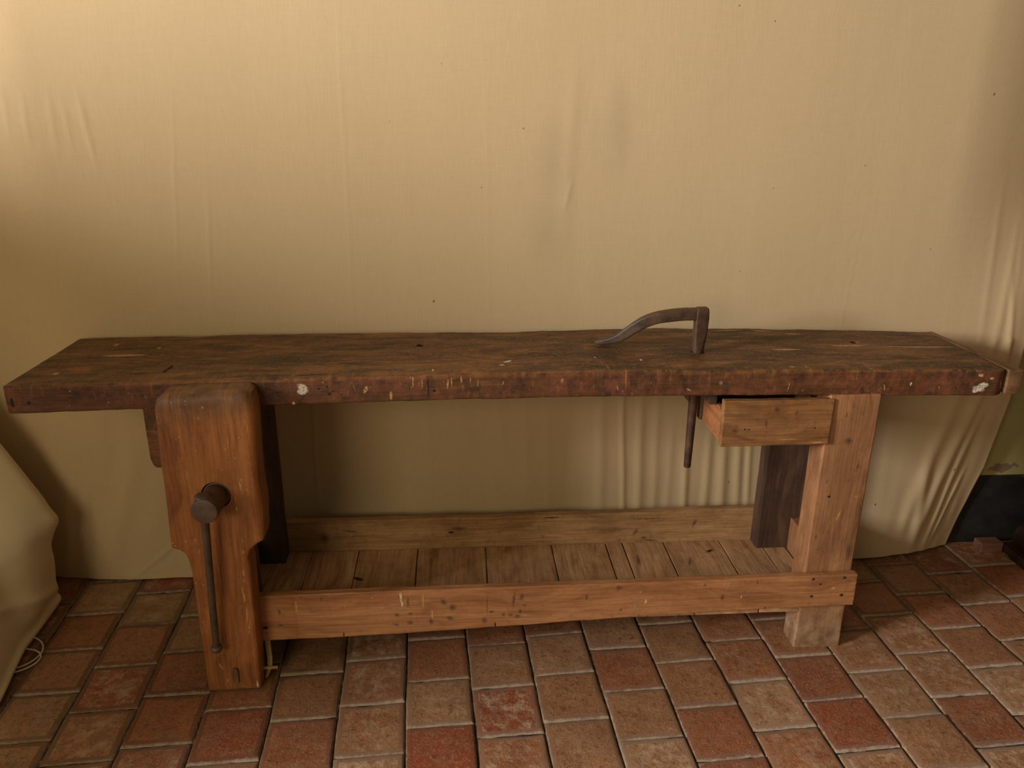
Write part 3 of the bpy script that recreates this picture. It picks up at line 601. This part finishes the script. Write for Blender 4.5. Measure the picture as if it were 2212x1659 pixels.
oval=sweep('cut',[((.4605,-.12,.052),.0085,.024,.0083),((.4605,-.086,.052),.0085,.024,.0083)],None,None,side=(1,0,0))
cut(jw,[hole,oval])
# through tenon seen end-on in the oval mortise
sweep('tenon_plug',[((.4605,-.089,.052),.0068,.0220,.0066),((.4605,-.06,.052),.0068,.0220,.0066)],mWcap,bench,side=(1,0,0))
screw=cyl('vise_screw',(.466,-.052,.549),(.4685,-.074,.551),.031,.031,mScrew,bench,48,.003,4)
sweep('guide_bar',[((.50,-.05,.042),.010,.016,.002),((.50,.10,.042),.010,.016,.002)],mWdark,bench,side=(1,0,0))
SC=[(V((.4665,-.060,.549)),.028),(V((.4655,-.105,.548)),.0275),(V((.465,-.107,.5478)),.029),(V((.464,-.150,.546)),.0292)]
hd=[]
c0,c1=V((.467,-.058,.550)),V((.4625,-.150,.548))
head=cyl('screw_head',c0,c1,.0275,.0305,mScrew,screw,48,.004,8,wob=.001)
# tommy bar: drops through the head, its stop resting on top
bar_t=V((.4565,-.128,.572)); bar_b=V((.4315,-.108,.153))
cyl('handle_bar',bar_t,bar_b,.0092,.0082,mScrew,screw,24,.001,10,wob=.0008)
def knob(name,c,r,h,ax):
    ax=ax.normalized(); prof=((-1,.25),(-.95,.6),(-.7,.9),(-.2,1),(.2,1),(.7,.9),(.95,.6),(1,.25))
    u=ax.orthogonal().normalized(); w=ax.cross(u)
    secs=[[c+ax*h*t+(u*math.cos(2*math.pi*k/32)+w*math.sin(2*math.pi*k/32))*r*q for k in range(32)] for t,q in prof]
    vs,fs=loft(secs); return from_py(name,vs,fs,mScrew,screw,60)
knob('handle_stop',bar_t+V((0,0,.003)),.0185,.006,V((0,0,1)))
knob('handle_stop',bar_b,.0138,.0085,bar_b-bar_t)
# peg and loose wedge at the parallel guide
cyl('guide_peg',(.505,-.044,.038),(.554,-.042,.037),.0048,.0042,mWtan,bench,12,.0006,3)
sweep('guide_wedge',[((.526,-.009,.145),.0062,.004,.0012),((.529,-.018,.10),.0066,.004,.0012),((.534,-.033,.061),.0064,.004,.0012),((.5335,-.037,.037),.0058,.0035,.001),((.5225,-.043,.008),.003,.003,.0008)],mWtan,bench,side=(1,0,0))
# ------------------------------------------------------------------ drawer
dr=beam('drawer','y',(1.672,.012,.622),(1.932,.36,.634),mWdrs,bench,r=.001,n=10,wob=.0005,seed=41)   # bottom board
def dside(x0,x1,sd):
    return beam('drawer_side','y',(x0,.012,.6215),(x1,.36,.706),mWdrs,dr,r=.0015,n=24,wob=.0006,seed=sd,
        fn=lambda v:V((v.x,v.y,v.z-(.0 if v.z<.66 else .012*smooth((.03-v.y)/.02)))))
dside(1.669,1.681,42); dside(1.924,1.936,43)
beam('drawer_back','x',(1.681,.348,.6345),(1.924,.360,.706),mWdrs,dr,r=.0015,n=8,wob=.0005,seed=44)
beam('drawer_front','x',(1.668,-.006,.616),(1.9395,.012,.7335),mWdraw,dr,r=.0018,n=40,wob=.0012,seed=45,
     fn=lambda v:V((v.x-.004*(v.z-.62)/.1*(0 if v.x<1.8 else -0.6),v.y-.004*(.73-v.z)/.11,v.z+.0018*max(0,(v.x-1.668)/.27)*0)))
# hangers the drawer slides on
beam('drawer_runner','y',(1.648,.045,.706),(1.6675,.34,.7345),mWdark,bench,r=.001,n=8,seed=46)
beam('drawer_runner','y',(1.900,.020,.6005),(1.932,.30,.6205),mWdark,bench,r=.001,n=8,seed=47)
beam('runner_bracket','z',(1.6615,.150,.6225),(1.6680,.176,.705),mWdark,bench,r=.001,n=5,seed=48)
# bolt end on the right leg
cyl('bolt',(2.058,.035,.692),(2.072,.035,.692),.0085,.0075,mIron,bench,10,.002,2)
# ------------------------------------------------------------------ holdfast
hf=thing('holdfast','rusty forged iron holdfast standing in the hole of the workbench top','clamp',(1.643,.158,.8))
zs=.81
sh=[((1.642,.158,.482),.0085,.0085,.0083),((1.642,.158,.486),.0098,.0098,.0095),((1.6425,.158,.56),.0108,.0108,.0105),((1.643,.158,.68),.0122,.0122,.012),((1.643,.158,.80),.0135,.0135,.0125),((1.6435,.158,.83),.0148,.0135,.008),((1.645,.158,.862),.0160,.0135,.004),((1.6455,.158,.898),.0165,.0135,.003),((1.6455,.158,.915),.0160,.0135,.003),((1.6455,.158,.9225),.0150,.0125,.004),((1.6455,.158,.9240),.0135,.011,.004)]
sweep('shaft',sh,mIron,hf,side=(1,0,0))
A=[((1.640,.158,.9075),.0130,.0145),((1.60,.160,.9065),.0130,.0145),((1.568,.163,.9030),.0130,.0145),((1.535,.168,.8965),.0130,.0140),((1.507,.174,.8850),.0130,.0140),((1.484,.182,.8685),.0130,.0135),((1.463,.192,.8500),.0130,.0125),((1.446,.199,.8365),.0135,.0110),((1.428,.207,.8285),.0150,.0090),((1.408,.216,.8225),.0165,.0070),((1.393,.223,.8190),.0165,.0050)]
cp=catmull([a[0] for a in A],5); arm=[]
for i,p in enumerate(cp):
    t=i/5; k=min(int(t),len(A)-2); f=t-k
    w=A[k][1]+(A[k+1][1]-A[k][1])*f; h=A[k][2]+(A[k+1][2]-A[k][2])*f
    p=p+V((0,0,.0006*N3(i*.9,1,1)+.0004)); arm.append((p,w,h,.0035 if h>.006 else .002))
sweep('arm',arm,mIron,hf)
# ------------------------------------------------------------------ dust sheet over a piece at the left
def make_drape():
    prof=[(-.005,0),(.004,.022),(-.006,.045),(.010,.115),(.024,.177),(.040,.240),(.046,.285),(.030,.335),(-.010,.414),(-.066,.527),(-.155,.69),(-.27,.88),(-.42,1.08),(-.60,1.24),(-.85,1.36),(-1.1,1.44),(-1.4,1.46),(-1.47,1.2),(-1.5,.6),(-1.5,0)]
    near=[(.0,0),(-.01,.03),(-.02,.07),(-.03,.15),(-.04,.25),(-.05,.38),(-.06,.52),(-.07,.70),(-.08,.88),(-.09,1.05),(-.11,1.20),(-.17,1.34),(-.27,1.45),(-.40,1.54),(-.66,1.70),(-.90,1.80),(-1.05,1.82),(-1.12,1.5),(-1.15,.8),(-1.15,0)]  # unseen tall near part, added and shaped to cast shade on cloth and floor
    pr=catmull([(a,0,b) for a,b in prof],14); pn=catmull([(a,0,b) for a,b in near],14)
    ys=[.345,.342,.335,.32]+[.30-.015*k for k in range(89)]
    vs=[];fs=[]
    n=len(pr)
    for iy,y in enumerate(ys):
        nb=smooth((-.17-y)/.26)
        base=lerpT(((-1.1,-.92),(-.9,-.90),(-.45,-.86),(-.30,-.55),(-.20,-.22),(-.12,-.105),(.1,-.15),(.345,-.158)),y)
        inset=[.16,.07,.02,.004][iy] if iy<4 else 0
        for i,p in enumerate(pr):
            p=p*(1-nb)+pn[i]*nb
            x=base+p.x-inset*(.3+.7*min(1,p.z/.2)); z=p.z-inset*.3*(1 if p.z>.3 else p.z/.3)
            f=min(1,p.z/.08)
            if nb<1: x-=.50*smooth((p.z-.02)/.42)*max(0,.31-y)*(1-nb)
            x+=.016*N3(y*5,p.z*4,1.5)*f+.009*N3(y*11,p.z*6,2.5)*f
            z+=.008*N3(y*5,p.z*5,7.5)*f
            k=p.z-.30+.9*(y-.32)
            x+=.022*math.exp(-(k/.030)**2)*f*smooth((.34-p.z)/.1)
            k=p.z-.22+.75*(y-.30)
            x-=.009*math.exp(-(k/.035)**2)*f
            k=p.z-.05+.45*(y-.33)
            x+=.010*math.exp(-(k/.018)**2)*f*smooth((.25-p.z)/.1)
            vs.append((x,y+.006*N3(p.z*7,2,3)*(1 if iy<6 else 0),max(.004,z)))
    for iy in range(len(ys)-1):
        for i in range(n-1):
            k=iy*n+i; fs.append((k,k+1,k+n+1,k+n))
    # both ends hang down to the floor
    for row,sy in ((0,.004),(len(ys)-1,-.004)):
        prev=row*n
        for t in (.15,.35,.6,.8,1.0):
            b0=len(vs)
            for i in range(n):
                x,y,z=vs[row*n+i]; vs.append((x+.01*N3(i*.15,t*2,row)*t,y+sy*t+.008*N3(i*.2,t*3,5)*t,max(.004,z*(1-t))))
            for i in range(n-1): fs.append((prev+i,prev+i+1,b0+i+1,b0+i))
            prev=b0
    me=bpy.data.meshes.new('dust_sheet'); me.from_pydata(vs,[],fs)
    bm=bmesh.new(); bm.from_mesh(me); bmesh.ops.recalc_face_normals(bm,faces=bm.faces); bm.to_mesh(me); bm.free()
    o=link('dust_sheet',me,mDrape,None,0); me.polygons.foreach_set('use_smooth',[True]*len(fs))
    m=o.modifiers.new('t','SOLIDIFY'); m.thickness=.002
    return tag(o,'cream dust sheet draped over something at the left edge, beside the workbench','dust sheet')
make_drape()
# white cable loops lying by the sheet
cab=thing('cable','thin white cable in loose loops on the floor beside the dust sheet','cable',(-.13,.05,0))
mCab=NT('white_plastic'); mCab.b.inputs['Base Color'].default_value=lin((205,198,178)); mCab.b.inputs['Roughness'].default_value=.5; mCab=mCab.m
def loop(c,rx,ry,a,lift,ph,n=44,frac=.8):
    pts=[]
    for k in range(n):
        t=ph+2*math.pi*frac*k/(n-1); x=rx*math.cos(t); y=ry*math.sin(t)
        pts.append((c[0]+x*math.cos(a)-y*math.sin(a),c[1]+x*math.sin(a)+y*math.cos(a),.0075+lift*max(0,math.sin(t*.5))**2))
    return pts
tube('strand',loop((-.155,.055),.062,.046,.25,.012,-2.2),.0021,mCab,cab)
tube('strand',loop((-.160,.085),.058,.060,-.2,.020,-2.0),.0021,mCab,cab)
# ------------------------------------------------------------------ right-hand corner
cb=thing('cabinet','corner of a dark brown wooden cabinet with rounded base moulding at the far right','cabinet',(3.1,.1,0))
beam('cabinet_body','z',(2.885,-.32,.112),(3.45,.442,1.35),mWfurnr,cb,r=.004,n=12,wob=.0006,seed=61)
def mold(v):
    x,y,z=v; t=(z-.03)/.085
    if x<3.1: x+=.022*max(0,(t-.62)/.38)**1.6+.012*max(0,(.25-t)/.25)**2
    return V((x,y,z))
def molding():
    secs=[]
    pr=[(2.868,.030),(2.860,.040),(2.856,.055),(2.857,.070),(2.861,.083),(2.868,.096),(2.878,.106),(2.892,.112),(3.44,.112),(3.44,.030)]
    secs=[[V((x+(.004 if e else 0),y,z)) for x,z in pr] for y,e in ((-.34,1),(-.336,0),(-.1,0),(.2,0),(.446,0),(.45,1))]
    vs,fs=loft(secs); return from_py('base_moulding',vs,fs,mWfurn,cb,35)
molding()
beam('plinth_board','y',(2.832,-.36,.001),(3.45,.46,.0295),mWfurn,cb,r=.003,n=10,wob=.001,seed=62)
blk=beam('wood_block','x',(2.752,.440,.0015),(2.828,.484,.036),mBrick,None,r=.002,n=6,wob=.001,seed=63)
tag(blk,'small reddish wooden block on the tiles against the black plinth at the right','block')
# ------------------------------------------------------------------ camera
cam=bpy.data.cameras.new('camera'); co=bpy.data.objects.new('camera',cam); C.objects.link(co)
R3=[[0.997922080066596,-0.06419920208542679,0.005475816574091886],[-0.01641194578337203,-0.33544961799377176,-0.9419151776160295],[0.06230706341308523,0.9398680844881516,-0.3358062143698514]]
m=Matrix.Identity(4)
for i in range(3):
    m[i][0]=R3[0][i]; m[i][1]=-R3[1][i]; m[i][2]=-R3[2][i]
m.translation=V((1.0399613791334654,-1.744867751938648,1.4079773241008011)); co.matrix_world=m
cam.sensor_width=36; cam.lens=27.764; cam.clip_start=.05
bpy.context.scene.camera=co
# ------------------------------------------------------------------ light
def area(name,loc,target,sx,sy,power,col,spread=180):
    l=bpy.data.lights.new(name,'AREA'); l.shape='RECTANGLE'; l.size=sx; l.size_y=sy; l.energy=power; l.color=col; l.spread=math.radians(spread)
    o=bpy.data.objects.new(name,l); C.objects.link(o); o.location=loc
    o.rotation_euler=(V(target)-V(loc)).to_track_quat('-Z','Y').to_euler(); return o
area('left_window_light',(-4.4,-2.35,2.30),(1.4,.2,.4),1.5,1.3,WIN,(1,.95,.92))
area('front_window_light',(-.70,-3.5,1.85),(1.3,.3,.8),1.4,1.2,ROOM,(1,.84,.56))
area('ceiling_bounce_light',(1.0,-1.6,3.4),(1.2,.2,.4),3.6,2.6,CEIL,(1,.76,.42))
w=bpy.data.worlds.new('world'); bpy.context.scene.world=w; w.use_nodes=True
bg=w.node_tree.nodes['Background']; bg.inputs[0].default_value=(1,.80,.50,1); bg.inputs[1].default_value=AMB
vs_=bpy.context.scene.view_settings; vs_.view_transform='Standard'; vs_.look='None'; vs_.gamma=1; vs_.use_curve_mapping=False; vs_.exposure=EXPO
